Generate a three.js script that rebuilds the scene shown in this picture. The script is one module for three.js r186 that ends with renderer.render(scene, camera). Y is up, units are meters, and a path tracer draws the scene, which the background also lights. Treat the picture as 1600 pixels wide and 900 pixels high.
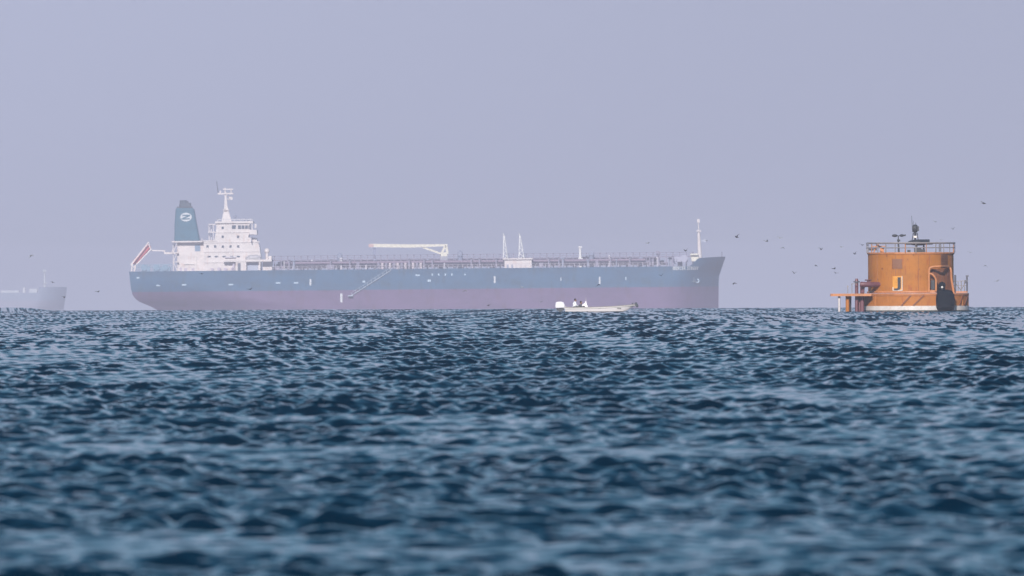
import * as THREE from 'three';
import { mergeGeometries } from 'three/addons/utils/BufferGeometryUtils.js';
import { MarchingCubes } from 'three/addons/objects/MarchingCubes.js';
import { TextGeometry } from 'three/addons/geometries/TextGeometry.js';
import { FontLoader } from 'three/addons/loaders/FontLoader.js';

// ---------------------------------------------------------------- camera, sky, sun, exposure
const EYE = 1.0, EARTH = 7.4e6;                 // eye height over the water; the earth's radius with refraction
const FOCAL = 35600;                            // focal length in pixels of the 1600 x 900 photograph
const BUOY_AT = 1700, TANKER_AT = 9000, FAR_SHIP_AT = 15500;
const scene = new THREE.Scene();
const camera = new THREE.PerspectiveCamera(2 * Math.atan(450 / FOCAL) * 180 / Math.PI, 16 / 9, 0.5, 60000);
camera.position.set(0, EYE, 0);
camera.rotation.order = 'YXZ';
camera.rotation.set(14 / FOCAL, 0, -0.00375);
camera.focus = 1050;
camera.userData.fStop = 21;
camera.updateMatrixWorld(true);

const SUN = new THREE.Vector3(-0.14, 0.44, 0.86).normalize();   // behind the camera, to its left
const SKY_LEVEL = 1.0;
function makeSky() {
  const w = 2048, h = 1024, patch = noise2(37, 5), bank = noise2(24, 9), data = new Float32Array(w * h * 4);
  const stops = [[0, .376, .402, .545], [.9, .378, .406, .548], [3, .335, .40, .54], [6, .25, .385, .535], [14, .135, .31, .475], [24, .045, .17, .315], [38, .016, .105, .22], [90, .016, .08, .18]];
  for (let j = 0; j < h; j++) for (let i = 0; i < w; i++) {
    const el = ((j + .5) / h - .5) * 180, e = Math.max(el, 0);
    let k = 0; while (k < stops.length - 2 && e > stops[k + 1][0]) k++;
    const a = stops[k], b = stops[k + 1];
    let t = (e - a[0]) / (b[0] - a[0]); t = t * t * (3 - 2 * t);
    const ph = ((i + .5) / w - .5) * 2 * Math.PI;
    const d = Math.cos(el * Math.PI / 180) * (Math.cos(ph) * SUN.x + Math.sin(ph) * SUN.z) + Math.sin(el * Math.PI / 180) * SUN.y;
    const glow = .35 * Math.exp(-(1 - d) * 14);
    const o = (j * w + i) * 4;
    const uneven = 1 + .14 * (patch((i + .5) / w * 2 + .13, (j + .5) / h * 3) - .5) + .1 * (bank((i + .5) / w * .5, (j + .5) / h * 12) - .5) - .065 * Math.exp(-e * e / 60) * Math.sin(42 * (ph + Math.PI / 2) + .2);   // haze is never quite even
    for (let c = 0; c < 3; c++) data[o + c] = SKY_LEVEL * uneven * (a[c + 1] + (b[c + 1] - a[c + 1]) * t + glow * [1, .96, .88][c]);
    data[o + 3] = 1;
  }
  const t = new THREE.DataTexture(data, w, h, THREE.RGBAFormat, THREE.FloatType);
  t.mapping = THREE.EquirectangularReflectionMapping;
  t.magFilter = THREE.LinearFilter; t.minFilter = THREE.LinearFilter;
  t.needsUpdate = true;
  return t;
}
scene.background = makeSky();
scene.environment = scene.background;
const sun = new THREE.DirectionalLight(new THREE.Color().setRGB(1, .96, .91), 5.0);
sun.name = 'sun';
sun.position.copy(SUN).multiplyScalar(6000).add(new THREE.Vector3(0, 0, -3000));
sun.target.position.set(0, 0, -3000);
sun.castShadow = true;
Object.assign(sun.shadow.camera, { left: -600, right: 600, top: 5000, bottom: -5000, near: 10, far: 14000 });
sun.shadow.mapSize.set(2048, 2048);
scene.add(sun, sun.target);
scene.fog = new THREE.FogExp2(new THREE.Color().setRGB(.85, .82, .985), 0.000082);   // humid haze over the sea
const renderer = new THREE.WebGLRenderer({ antialias: true });
renderer.setSize(1024, 576);
renderer.shadowMap.enabled = true;
renderer.toneMapping = THREE.LinearToneMapping;
renderer.toneMappingExposure = 1.2;

// ---------------------------------------------------------------- helpers
let seed = 20210803;
const rnd = () => { seed = (seed + 0x6D2B79F5) | 0; let t = Math.imul(seed ^ (seed >>> 15), 1 | seed); t = (t + Math.imul(t ^ (t >>> 7), 61 | t)) ^ t; return ((t ^ (t >>> 14)) >>> 0) / 4294967296; };
const gauss = () => Math.sqrt(-2 * Math.log(rnd() + 1e-9)) * Math.cos(2 * Math.PI * rnd());
function lerp(a, b, t) { return a + (b - a) * t; }
const sstep = (a, b, x) => { const t = Math.min(1, Math.max(0, (x - a) / (b - a))); return t * t * (3 - 2 * t); };
const drop = (d) => -d * d / (2 * EARTH);       // how far the sea has sunk below the level at the camera
function at(px, py, dist) {                     // the point seen at that pixel of the photograph, at that distance
  const v = new THREE.Vector3((px - 800) / FOCAL, (450 - py) / FOCAL, -1).applyQuaternion(camera.quaternion);
  return v.multiplyScalar(dist / -v.z).add(camera.position);
}
const names = new Map();
function numbered(n) { const k = names.get(n) || 0; names.set(n, k + 1); return k ? n + '_' + String(k).padStart(3, '0') : n; }
function tag(o, label, category, group) { Object.assign(o.userData, { label, category }); if (group) o.userData.group = group; return o; }
function thing(name, label, category, pos, group) {
  const o = new THREE.Group(); o.name = numbered(name); o.position.copy(pos); scene.add(o);
  return tag(o, label, category, group);
}
function metreUV(g) {                            // uv in metres across the face's main plane
  const p = g.attributes.position, n = g.attributes.normal, uv = new Float32Array(p.count * 2);
  for (let i = 0; i < p.count; i++) {
    const ax = Math.abs(n.getX(i)), ay = Math.abs(n.getY(i)), az = Math.abs(n.getZ(i));
    const x = p.getX(i), y = p.getY(i), z = p.getZ(i);
    if (ax > ay && ax > az) { uv[2 * i] = z; uv[2 * i + 1] = y; }
    else if (ay > az) { uv[2 * i] = x; uv[2 * i + 1] = z; }
    else { uv[2 * i] = x; uv[2 * i + 1] = y; }
  }
  g.setAttribute('uv', new THREE.BufferAttribute(uv, 2));
}
function obj(name, geos, material, parent) {
  const list = (Array.isArray(geos) ? geos : [geos]).map((g) => { const n = g.index ? g.toNonIndexed() : g; for (const k of Object.keys(n.attributes)) if (!['position', 'normal', 'uv'].includes(k)) n.deleteAttribute(k); if (!n.attributes.uv) n.setAttribute('uv', new THREE.BufferAttribute(new Float32Array(n.attributes.position.count * 2), 2)); return n; });
  const g = list.length === 1 ? list[0] : mergeGeometries(list);
  if (!g.userData.keepUV) metreUV(g);
  const m = new THREE.Mesh(g, material); m.name = name; m.castShadow = m.receiveShadow = true;
  (parent || scene).add(m);
  return m;
}
const V = (x, y, z) => new THREE.Vector3(x, y, z);
function bx(x0, x1, y0, y1, z0, z1) { return new THREE.BoxGeometry(Math.abs(x1 - x0), Math.abs(y1 - y0), Math.abs(z1 - z0)).translate((x0 + x1) / 2, (y0 + y1) / 2, (z0 + z1) / 2); }
function rod(a, b, r0, r1 = r0, seg = 8) {
  const d = V(...b).sub(V(...a)), g = new THREE.CylinderGeometry(r1, r0, d.length(), seg);
  g.applyQuaternion(new THREE.Quaternion().setFromUnitVectors(V(0, 1, 0), d.clone().normalize()));
  return g.translate((a[0] + b[0]) / 2, (a[1] + b[1]) / 2, (a[2] + b[2]) / 2);
}
function bar(a, b, w, h) {                       // a square bar from a to b
  const d = V(...b).sub(V(...a)), L = d.length(), g = new THREE.BoxGeometry(L, h, w);
  const z = V(0, 0, 1), x = d.normalize(), y = Math.abs(x.y) > .99 ? V(1, 0, 0) : V(0, 1, 0);
  const zz = x.clone().cross(y).normalize(), yy = zz.clone().cross(x);
  g.applyMatrix4(new THREE.Matrix4().makeBasis(x, yy, zz));
  return g.translate((a[0] + b[0]) / 2, (a[1] + b[1]) / 2, (a[2] + b[2]) / 2);
}
function pipe(points, r, seg = 24, rs = 8, t = .12) { return new THREE.TubeGeometry(new THREE.CatmullRomCurve3(points.map((p) => V(...p)), false, 'catmullrom', t), seg, r, rs); }
function prism(points, z0, z1, bevel = 0) {      // an outline in x, y pulled from z0 to z1
  const s = new THREE.Shape(points.map((p) => new THREE.Vector2(p[0], p[1])));
  return new THREE.ExtrudeGeometry(s, { depth: z1 - z0 - 2 * bevel, bevelEnabled: bevel > 0, bevelSize: bevel, bevelThickness: bevel, bevelSegments: 2, bevelOffset: -bevel }).translate(0, 0, z0 + bevel);
}
function sheet(nu, nv, f, flip = false) {        // a surface over a grid of points
  const pos = [], uv = [], idx = [];
  for (let j = 0; j <= nv; j++) for (let i = 0; i <= nu; i++) { pos.push(...f(i / nu, j / nv)); uv.push(i / nu, j / nv); }
  for (let j = 0; j < nv; j++) for (let i = 0; i < nu; i++) {
    const a = j * (nu + 1) + i, b = a + 1, c = a + nu + 1, d = c + 1;
    if (flip) idx.push(a, c, b, b, c, d); else idx.push(a, b, c, b, d, c);
  }
  const g = new THREE.BufferGeometry();
  g.setAttribute('position', new THREE.Float32BufferAttribute(pos, 3));
  g.setAttribute('uv', new THREE.Float32BufferAttribute(uv, 2));
  g.setIndex(idx); g.computeVertexNormals();
  return g;
}
// tileable value noise
function noise2(n, s) {
  let z = s; const r = () => { z = (z * 1664525 + 1013904223) >>> 0; return z / 4294967296; };
  const v = Array.from({ length: n * n }, r);
  return (x, y) => {
    x = ((x % 1) + 1) % 1 * n; y = ((y % 1) + 1) % 1 * n;
    const i = Math.floor(x), j = Math.floor(y), fx = x - i, fy = y - j, u = fx * fx * (3 - 2 * fx), w = fy * fy * (3 - 2 * fy);
    const g = (a, b) => v[(b % n) * n + (a % n)];
    return lerp(lerp(g(i, j), g(i + 1, j), u), lerp(g(i, j + 1), g(i + 1, j + 1), u), w);
  };
}
function texture(size, fn, metres) {             // fn gives a linear colour factor for u, v in 0..1
  const d = new Uint8Array(size * size * 4), enc = (c) => Math.round(255 * Math.min(1, Math.max(0, c <= .0031308 ? 12.92 * c : 1.055 * c ** (1 / 2.4) - .055)));
  for (let j = 0; j < size; j++) for (let i = 0; i < size; i++) {
    const c = fn((i + .5) / size, (j + .5) / size), o = (j * size + i) * 4;
    d[o] = enc(c[0]); d[o + 1] = enc(c[1]); d[o + 2] = enc(c[2]); d[o + 3] = 255;
  }
  const t = new THREE.DataTexture(d, size, size, THREE.RGBAFormat);
  t.colorSpace = THREE.SRGBColorSpace; t.wrapS = t.wrapT = THREE.RepeatWrapping; t.magFilter = THREE.LinearFilter; t.minFilter = THREE.LinearMipmapLinearFilter; t.generateMipmaps = true;
  t.repeat.set(1 / metres[0], 1 / metres[1]); t.needsUpdate = true;
  return t;
}
const nA = noise2(6, 11), nB = noise2(17, 23), nC = noise2(53, 37), nD = noise2(90, 51);
const fbm = (u, v) => .5 * nA(u, v) + .3 * nB(u, v) + .2 * nC(u, v);
function wear(strength, rust, metres, streak = .5) {   // grime, faded patches and rust runs; multiplies the paint
  return texture(256, (u, v) => {
    const g = 1 - strength * (1.1 * Math.max(0, fbm(u, v) - .32) + streak * Math.max(0, nB(u, v * .08) * nD(u, v * .15) - .25));
    const r = rust * sstep(.56, .8, .55 * nC(u, v * .1) + .45 * fbm(u * 2, v));
    return [g * (1 - .25 * r), g * (1 - .6 * r), g * (1 - .78 * r)];
  }, metres);
}
const shipWear = wear(.55, .35, [40, 14]), whiteWear = wear(.3, .25, [17, 9]), buoyWear = wear(.38, .55, [5.2, 4.1]), fineWear = wear(.5, .35, [3, 2]);
const paint = (r, g, b, rough = .55, map = null, metal = 0) => { const m = new THREE.MeshStandardMaterial({ roughness: rough, metalness: metal, map }); m.color.setRGB(r, g, b); return m; };

// ---------------------------------------------------------------- the sea: one sheet round the camera, sunk with the earth's curve
const WAVES = [];
{
  const N = 100;
  for (let i = 0; i < N; i++) {
    const L = .115 * Math.pow(4.5 / .115, (i + rnd()) / N), k = 2 * Math.PI / L;
    const spread = L > 1.4 ? .35 : L > .4 ? .5 : .66, th = Math.PI / 2 + .22 + gauss() * spread;
    const weight = Math.exp(-Math.pow(Math.log(L / .29) / (L < .29 ? 1.2 : 1.0), 2));
    WAVES.push({ k, kx: k * Math.cos(th), ks: k * Math.sin(th), slope: weight, p: rnd() * 6.2832 });
  }
  const rms = Math.sqrt(WAVES.reduce((s, w) => s + w.slope * w.slope / 2, 0));
  for (const w of WAVES) { w.slope *= .25 / rms; w.a = w.slope / w.k; }
  // longer, long-crested wavelets that gather the ripples into bands
  for (let i = 0; i < 16; i++) { const L = .5 * Math.pow(1.3 / .5, (i + rnd()) / 16), k = 2 * Math.PI / L, th = Math.PI / 2 + .12 + gauss() * .38, slope = .062 * Math.sqrt(2 / 16); WAVES.push({ k, kx: k * Math.cos(th), ks: k * Math.sin(th), slope, p: rnd() * 6.2832, a: slope / k }); }
}
const gN = noise2(9, 77), gM = noise2(23, 78);
function gustAt(x, s) {                          // cat's paws: rougher and calmer patches
  const n = .55 * gN(x / 11.5 + .11 * s / 16, s / 17 + .3) + .45 * gM(x / 130 + .4, s / 41);
  return .52 + .95 * sstep(.22, .74, n);
}
function makeSea() {
  const rows = [], f2 = FOCAL * .64, D_H = Math.sqrt(2 * EYE * EARTH);
  for (const d of [.4, 3, 8, 15, 24, 33, 42, 50, 57, 62, 66]) rows.push({ d, s: d, amp: sstep(15, 60, d) });
  let s = 70;
  const dip = (d) => EYE / d + d / (2 * EARTH), step = .335 / f2, a0 = dip(70), aH = dip(D_H);
  for (let a = a0; a > aH + step * .5; a -= step) {
    const d = EARTH * (a - Math.sqrt(Math.max(0, a * a - 2 * EYE / EARTH)));
    rows.push({ d, s, amp: 1 }); s += .055;
  }
  for (let i = 1; i <= 26; i++) { rows.push({ d: D_H * Math.pow(19000 / D_H, i / 26) + 12 * i, s, amp: 1 }); s += .15; }
  const cols = [], half = .0285, nf = 860;
  for (let i = 0; i <= nf; i++) cols.push(-half + 2 * half * i / nf);
  let t = half, st = 2 * half / nf;
  for (let i = 0; i < 120; i++) { st *= i < 70 ? 1.012 : 1.115; t += st; if (t > Math.PI - st) break; cols.push(t); cols.unshift(-t); }
  while (t < Math.PI - st * 1.3) { t += st; if (t < Math.PI - .02) { cols.push(t); cols.unshift(-t); } }
  const nc = cols.length, nr = rows.length, pos = new Float32Array(nc * nr * 3), nor = new Float32Array(nc * nr * 3);
  const depthOf = rows.map((r) => r.d), sOf = rows.map((r) => r.s);
  for (let j = 0; j < nr; j++) {
    const r = rows[j], near = Math.max(0, j - 1), far = Math.min(nr - 1, j + 1);
    const stretch = (depthOf[far] - depthOf[near]) / Math.max(1e-3, sOf[far] - sOf[near]);
    for (let i = 0; i < nc; i++) {
      const th = cols[i], amp = r.amp * (1 - sstep(.12, .6, Math.abs(th)));
      const x = Math.sin(th) * r.d;
      const gust = gustAt(x, r.s);
      let h = 0, gx = 0, gs = 0, dx = 0, ds = 0;
      if (amp > 0) for (let q = 0; q < WAVES.length; q++) {
        const w = WAVES[q], A = w.k > 3.6 ? w.a * gust : w.a, ph = w.kx * x + w.ks * r.s + w.p, sn = Math.sin(ph), cs = Math.cos(ph);
        h += A * cs; gx -= A * w.kx * sn; gs -= A * w.ks * sn;
        dx -= A * w.kx / w.k * sn; ds -= A * w.ks / w.k * sn;
      }
      // a gentle swell that lifts the sea far out to the left
      const px = 800 + th * FOCAL, swell = .5 * Math.exp(-Math.pow((r.d - 3300) / 350, 2)) * (1 - sstep(30, 92, px)) * sstep(-900, -200, px);
      const chop = .55 * amp, o = (j * nc + i) * 3;
      const X = x + dx * chop, D = r.d * Math.cos(th) + ds * chop * Math.min(stretch, 40);
      pos[o] = X; pos[o + 1] = drop(r.d) + h * amp + swell; pos[o + 2] = -D;
      const seen = .11 * sstep(250, 1600, r.d) * amp;     // far off, only faces leaning to the shore are seen
      const nx = -gx * amp, nz = gs * amp + seen, L = Math.hypot(nx, 1, nz);
      nor[o] = nx / L; nor[o + 1] = 1 / L; nor[o + 2] = nz / L;
    }
  }
  const idx = new Uint32Array((nc) * (nr - 1) * 6); let n = 0;
  for (let j = 0; j < nr - 1; j++) for (let i = 0; i < nc; i++) {
    const i2 = (i + 1) % nc, a = j * nc + i, b = j * nc + i2, c = a + nc, d = b + nc;
    idx[n++] = a; idx[n++] = b; idx[n++] = c; idx[n++] = b; idx[n++] = d; idx[n++] = c;
  }
  const g = new THREE.BufferGeometry();
  g.setAttribute('position', new THREE.BufferAttribute(pos, 3));
  g.setAttribute('normal', new THREE.BufferAttribute(nor, 3));
  g.setIndex(new THREE.BufferAttribute(idx, 1));
  const m = new THREE.MeshPhysicalMaterial({ roughness: .09, ior: 1.333 });
  m.color.setRGB(.001, .009, .020);
  const sea = new THREE.Mesh(g, m); sea.name = 'sea'; sea.receiveShadow = true;
  sea.userData = { kind: 'structure', label: 'dark blue choppy open sea reaching to the hazy horizon' };
  scene.add(sea);
  console.log('sea', nc, nr, nc * nr * 2);
}
makeSea();

// ---------------------------------------------------------------- the tanker, starboard side to the camera
const font = await new FontLoader().loadAsync('fonts/droid/droid_sans_bold.typeface.json');
function letters(text, height, depth) {
  const g = new TextGeometry(text, { font, size: height, depth, curveSegments: 4, bevelEnabled: false });
  g.computeBoundingBox(); return g;
}
function makeTanker() {
  const S = 5.086, TRIM = 0.006;                              // photograph pixels per metre; down by the stern
  const X = (px) => (px - 202) / S, Y = (px, py) => (486.5 - py) / S - 0.00975 * X(px);
  const p0 = at(202, 486.5, TANKER_AT); const SCALE = TANKER_AT / 7000; p0.z -= 16 * SCALE;
  const t = thing('tanker', 'long oil tanker with faded blue hull, red lower band and white aft superstructure', 'ship', p0);
  t.rotation.z = TRIM; t.scale.setScalar(SCALE);
  const blue = paint(.010, .078, .165, .72, shipWear), red = paint(.117, .064, .15, .75, shipWear), white = paint(.63, .565, .56, .45, whiteWear), teal = paint(.006, .09, .15, .65, whiteWear);
  const grey = paint(.20, .185, .27, .6, fineWear), deckRed = paint(.16, .11, .15, .7, shipWear), dark = paint(.05, .06, .09, .5), pane = new THREE.MeshPhysicalMaterial({ roughness: .08, metalness: 0, clearcoat: 1 });
  pane.color.setRGB(.03, .05, .08);
  const cream = paint(.68, .64, .54, .5, fineWear), black = paint(.03, .03, .035, .7), markWhite = paint(.50, .51, .54, .5);
  const B = 16, DECK = 12.2, LINE = 5.9;
  const curve = (tab, y) => { let k = 0; while (k < tab.length - 2 && y > tab[k + 1][0]) k++; const [a, b] = [tab[k], tab[k + 1]]; return lerp(a[1], b[1], Math.min(1, Math.max(0, (y - a[0]) / (b[0] - a[0])))); };
  const sternAt = (y) => curve([[-8, 16], [-2, 12], [0, 9], [1.4, 6.6], [3.2, 2.4], [5, 1], [7, .55], [12.2, 0]], y);
  const bowAt = (y) => curve([[-8, 178], [-2, 181], [0, 181.2], [7, 181.3], [9.2, 181.5], [11, 182.1], [13, 182.8], [15, 183.5]], y);
  const half = (x, y) => {
    const fromBow = bowAt(y) - x, run = lerp(17.5, 14, sstep(2, 14, y)), fromStern = x - sternAt(y);
    const e = 1 - Math.pow(1 - Math.min(1, Math.max(0, fromBow / run)), lerp(2, 2.6, sstep(0, 14, y)));
    const a = lerp(lerp(.5, .82, sstep(-2, 7, y)), 1, Math.pow(sstep(-4, lerp(46, 16, sstep(0, 10, y)), fromStern), .8));
    return Math.max(.16, B * Math.min(e, a));
  };
  const stations = []; for (let i = 0; i <= 24; i++) stations.push(.16 * Math.pow(i / 24, 1.4)); for (let i = 1; i <= 30; i++) stations.push(.16 + .64 * i / 30); for (let i = 1; i <= 40; i++) stations.push(.8 + .2 * (1 - Math.pow(1 - i / 40, 1.7)));
  const n = stations.length - 1;
  const side = (y0, y1, rows, z, u0 = 0) => sheet(n, rows, (u, v) => { const y = lerp(y0, y1, v), s = lerp(stations[Math.round(u * n)], 1, u0), x = lerp(sternAt(y), bowAt(y), s); return [x, y, z * half(x, y)]; }, z < 0);
  const transom = (y0, y1, rows) => sheet(8, rows, (u, v) => { const y = lerp(y0, y1, v), x = sternAt(y); return [x, y, lerp(-1, 1, u) * half(x, y)]; }, false);
  const stem = (y0, y1, rows) => sheet(1, rows, (u, v) => { const y = lerp(y0, y1, v), x = bowAt(y); return [x, y, lerp(1, -1, u) * half(x, y)]; }, false);
  const hull = obj('hull', [side(LINE, DECK, 12, 1), side(LINE, DECK, 12, -1), transom(LINE, DECK, 10), stem(LINE, DECK, 8)], blue, t);
  const low = obj('boot_topping', [side(-6, LINE, 16, 1), side(-6, LINE, 16, -1), transom(-6, LINE, 16), stem(-6, LINE, 12)], red, t);
  low.userData.label = 'red lower band of the hull';
  obj('main_deck', sheet(n, 1, (u, v) => { const x = lerp(sternAt(DECK), bowAt(DECK), stations[Math.round(u * n)]); return [x, DECK - .02, lerp(1, -1, v) * half(x, DECK)]; }), deckRed, t);
  // raised forecastle: side plating, its deck and the bulwark's slanting after end
  const fx = X(1091), fTop = (x) => DECK + 2.5 * sstep(fx - 2.6, fx + .6, x) + .35 * sstep(fx, 183, x);
  const ns = 30, fore = (z) => sheet(ns, 4, (u, v) => { const x0 = lerp(fx - 4, 182.5, u), y = lerp(DECK, fTop(x0), v), x = Math.min(x0, bowAt(y)), xx = u === 1 ? bowAt(y) : x; return [xx, y, z * half(xx, y)]; }, z < 0);
  obj('forecastle', [fore(1), fore(-1), sheet(ns, 1, (u, v) => { const x = lerp(fx, 182.6, u); return [x, fTop(x) - 1.1, lerp(1, -1, v) * (half(x, fTop(x) - 1.1) - .05)]; })], blue, t);
  // ship's name on the bow and small marks on the side
  {
    const text = 'MERCER STREET', x0 = X(1051.5), x1 = X(1089), wide = letters(text, 1.1, .08).boundingBox.max.x, fit = (x1 - x0) / wide, geos = [];
    let x = x0;
    for (const ch of text) {
      if (ch === ' ') { x += .45 * 1.1 * fit; continue; }
      const g = letters(ch, 1.1, .1), w = g.boundingBox.max.x * fit, y = Y(1070, 421.8), za = half(x, y), zb = half(x + w, y), zt = half(x, y + 1.1);
      g.scale(fit * 1.02, 1, 1); g.rotateX(Math.atan2(zt - za, 1.1)); g.rotateY(Math.atan2(za - zb, w)); g.translate(x, y, za + .05); geos.push(g); x += w + .12 * fit;
    }
    obj('ship_name', geos, markWhite, t);
  }
  const mark = (px, py, wpx, hpx, m = markWhite) => { const x = X(px), y = Y(px, py), z = half(x, y); const k = obj('hull_marking', bx(-wpx / 2 / S, wpx / 2 / S, -hpx / 2 / S, hpx / 2 / S, -.04, .05), m, t); k.position.set(x, y, z); return k; };
  mark(485.5, 441, 2.6, 10); mark(533.5, 465.5, 3.4, 14); mark(773.5, 437, 2.6, 11); mark(937.5, 438, 2.4, 11); mark(877, 436, 1.2, 5, paint(.5, .55, .6));
  const paleMark = paint(.36, .46, .56);
  for (const [a, b] of [[217, 434], [248, 446], [288, 445], [361, 444.5], [435, 442], [463, 442], [653, 430]]) mark(a, b, 7, 2.2, paleMark);
  for (const a of [676, 686, 696.5, 706.5]) mark(a, 429, 2.2, 3.2, paleMark);
  mark(671, 438.5, 5, 3.6, paleMark); mark(727, 429, 2.4, 2.2, paleMark); mark(569, 440, 4, 3, paleMark); mark(978.5, 435, 1.4, 5, paleMark);
  obj('hawse_pipe', [new THREE.TorusGeometry(.55, .2, 8, 16)], paleMark, t).position.set(X(1090), Y(1090, 439), half(X(1090), Y(1090, 439)) + .05);
  const anchorAt = [X(1085), Y(1085, 437)]; obj('anchor', [rod([anchorAt[0], anchorAt[1] + .9, half(...anchorAt) + .25], [anchorAt[0], anchorAt[1] - .9, half(...anchorAt) + .15], .14), rod([anchorAt[0] - .9, anchorAt[1] - .5, half(...anchorAt) + .25], [anchorAt[0] + .9, anchorAt[1] - .5, half(...anchorAt) + .1], .16)], paint(.08, .12, .16), t);
  // accommodation ladder down the side
  { const a = [X(611), Y(611, 422.5), B + .3], b = [X(550), Y(550, 461.5), B + .3]; const L = obj('accommodation_ladder', [bar(a, b, .4, .16), bar([a[0], a[1] + .9, B + .5], [b[0], b[1] + .9, B + .5], .08, .07)], paint(.36, .42, .50), t); for (let i = 0; i <= 10; i++) { const f = i / 10; obj('stanchion', bx(-.05, .05, 0, .9, -.05, .05), L.material, L).position.set(lerp(a[0], b[0], f), lerp(a[1], b[1], f), B + .5); } obj('ladder_platform', bx(b[0] - 1.2, b[0] + .3, b[1] - .25, b[1], B + .1, B + 1.4), L.material, L); }

  // ---- superstructure
  const P = (px, py) => [X(px), Y(px, py)];
  const box = (a, b, c, d, z0, z1) => { const [x0, y0] = P(a, b), [x1, y1] = P(c, d); return bx(x0, x1, y0, y1, z0, z1); };
  const house = obj('deckhouse', [prism([P(319, 427), P(319, 376), P(336, 376), P(338, 362), P(340, 347.5), P(391, 347.5), P(391, 362), P(389, 371), P(401, 371.5), P(406, 384), P(408, 399), P(408, 427)], -13, 13)], white, t);
  obj('bridge_roof', [box(337, 346, 397, 348.4, -13.6, 13.6)], white, house);
  const bw = obj('bridge_wing', [box(391, 345, 396.5, 349, 9, 16), prism([P(391, 366.5), P(391, 359), P(402, 359), P(403, 366.5)], -16, 16), box(394.5, 346, 395.8, 362, 15, 15.6), box(399, 350, 402, 356, 14.8, 15.8)], white, t);
  const wins = [[325, 385], [337, 385], [349, 385.5], [361, 385], [373, 385], [349, 370], [373, 370], [349, 356]];
  for (const [a, b] of wins) obj('window', box(a - 1.7, b - 1.9, a + 1.7, b + 1.9, 12.9, 13.06), pane, house);
  for (const a of [327.5, 338.5, 351, 362.5, 373]) obj('window', box(a - 2.6, 399.8, a + 2.6, 402, 12.9, 13.06), pane, house);
  for (const [a, b] of [[363.5, 369.5], [373, 377.6], [378.6, 383], [384, 388.2], [389.2, 390.6]]) obj('bridge_window', box(a, 352, b, 357.6, 12.9, 13.08), pane, house);
  obj('bridge_window', box(391.6, 352, 392.4, 357.6, -11, 11), pane, house);
  for (const y of [362.5, 378, 392.5, 409]) obj('deck_edge', box(319 + (y < 370 ? 19 : 0), y, y < 370 ? 391 : 407, y + .8, 13, 13.2), white, house);
  // open monkey-island gallery behind the bridge
  obj('gallery', [box(327, 350, 328.2, 377, 10, 10.4), box(330.5, 350, 331.5, 377, 10, 10.4), box(327, 350, 340, 351.2, 9.4, 13), box(326, 362, 339, 363.4, 9.4, 13), box(334, 350, 335, 377, 12.4, 12.8), box(318, 375.4, 340, 376.8, 9, 13.2), box(316, 372, 317, 377, 12, 12.4)], white, t);
  // engine casing under the funnel
  const casing = obj('engine_casing', [prism([P(278, 424), P(278, 379), P(312, 377), P(319, 377), P(319, 424)], -9, 9), box(269, 376.6, 320, 378.4, -11, 11)], white, t);
  obj('louvre_panel', box(305, 382, 313.5, 392.5, 8.9, 9.08), paint(.13, .2, .3), casing);
  obj('stair_tower', [box(270.5, 378, 271.5, 424, 9, 9.5), box(277, 378, 278, 424, 9, 9.5), box(269, 394, 279, 395.4, 7, 10.6), box(272, 408.5, 279, 409.8, 7, 10.6), bar([...P(271.5, 408), 10], [...P(277.5, 395), 10], .7, .2), bar([...P(277.5, 424), 10], [...P(271.5, 409), 10], .7, .2), bar([...P(271.5, 394), 10], [...P(277.5, 379), 10], .7, .2)], white, casing);
  for (const [a, b, c, d] of [[288, 412, 296, 413], [280, 421, 290, 424], [297, 412, 304, 413.2], [306, 400, 307.2, 424], [313, 404, 318, 405]]) obj('fitting', box(a, b, c, d, 8.9, 9.4), paint(.62, .58, .56), casing);
  obj('house_end', [box(313, 405, 319, 427, -11, 11)], white, t);
  // funnel
  const fn = obj('funnel', [prism([P(272.5, 377), P(273.2, 350), P(275, 327), P(277, 324.4), P(301, 324.4), P(304.2, 327), P(308, 350), P(313, 377)], -4.6, 4.6, .5)], teal, t);
  fn.userData.label = 'teal funnel with white emblem';
  obj('funnel_cap', [box(277, 322.6, 301, 325, -4, 4)], black, fn);
  const ex = []; for (const [a, h, r, z] of [[287, 312.6, 1.15, 1.2], [291, 314, .9, -1.4], [296, 317, .7, .4], [283.5, 319, .6, -.6]]) ex.push(rod([...P(a, 324), z], [...P(a - .3, h), z], r, r * .95, 14)); ex.push(box(283, 316.5, 298, 324, -2.3, 2.2));
  obj('exhaust_pipe', ex, paint(.04, .06, .08, .8), fn);
  { const e = P(291.3, 339), k = obj('funnel_emblem', [new THREE.CylinderGeometry(1.55, 1.55, .1, 24).rotateX(Math.PI / 2).scale(1.14, .86, 1)], markWhite, fn); k.position.set(e[0], e[1], 4.66);
    const z = .07, zs = [[-1.2, .74], [1.3, .74], [1.3, .36], [-.35, -.36], [1.2, -.36], [1.2, -.74], [-1.35, -.74], [-1.35, -.36], [.25, .36], [-1.2, .36]]; const em = obj('emblem_letter', prism(zs, 0, z), teal, k); em.position.z = .05; }
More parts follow.
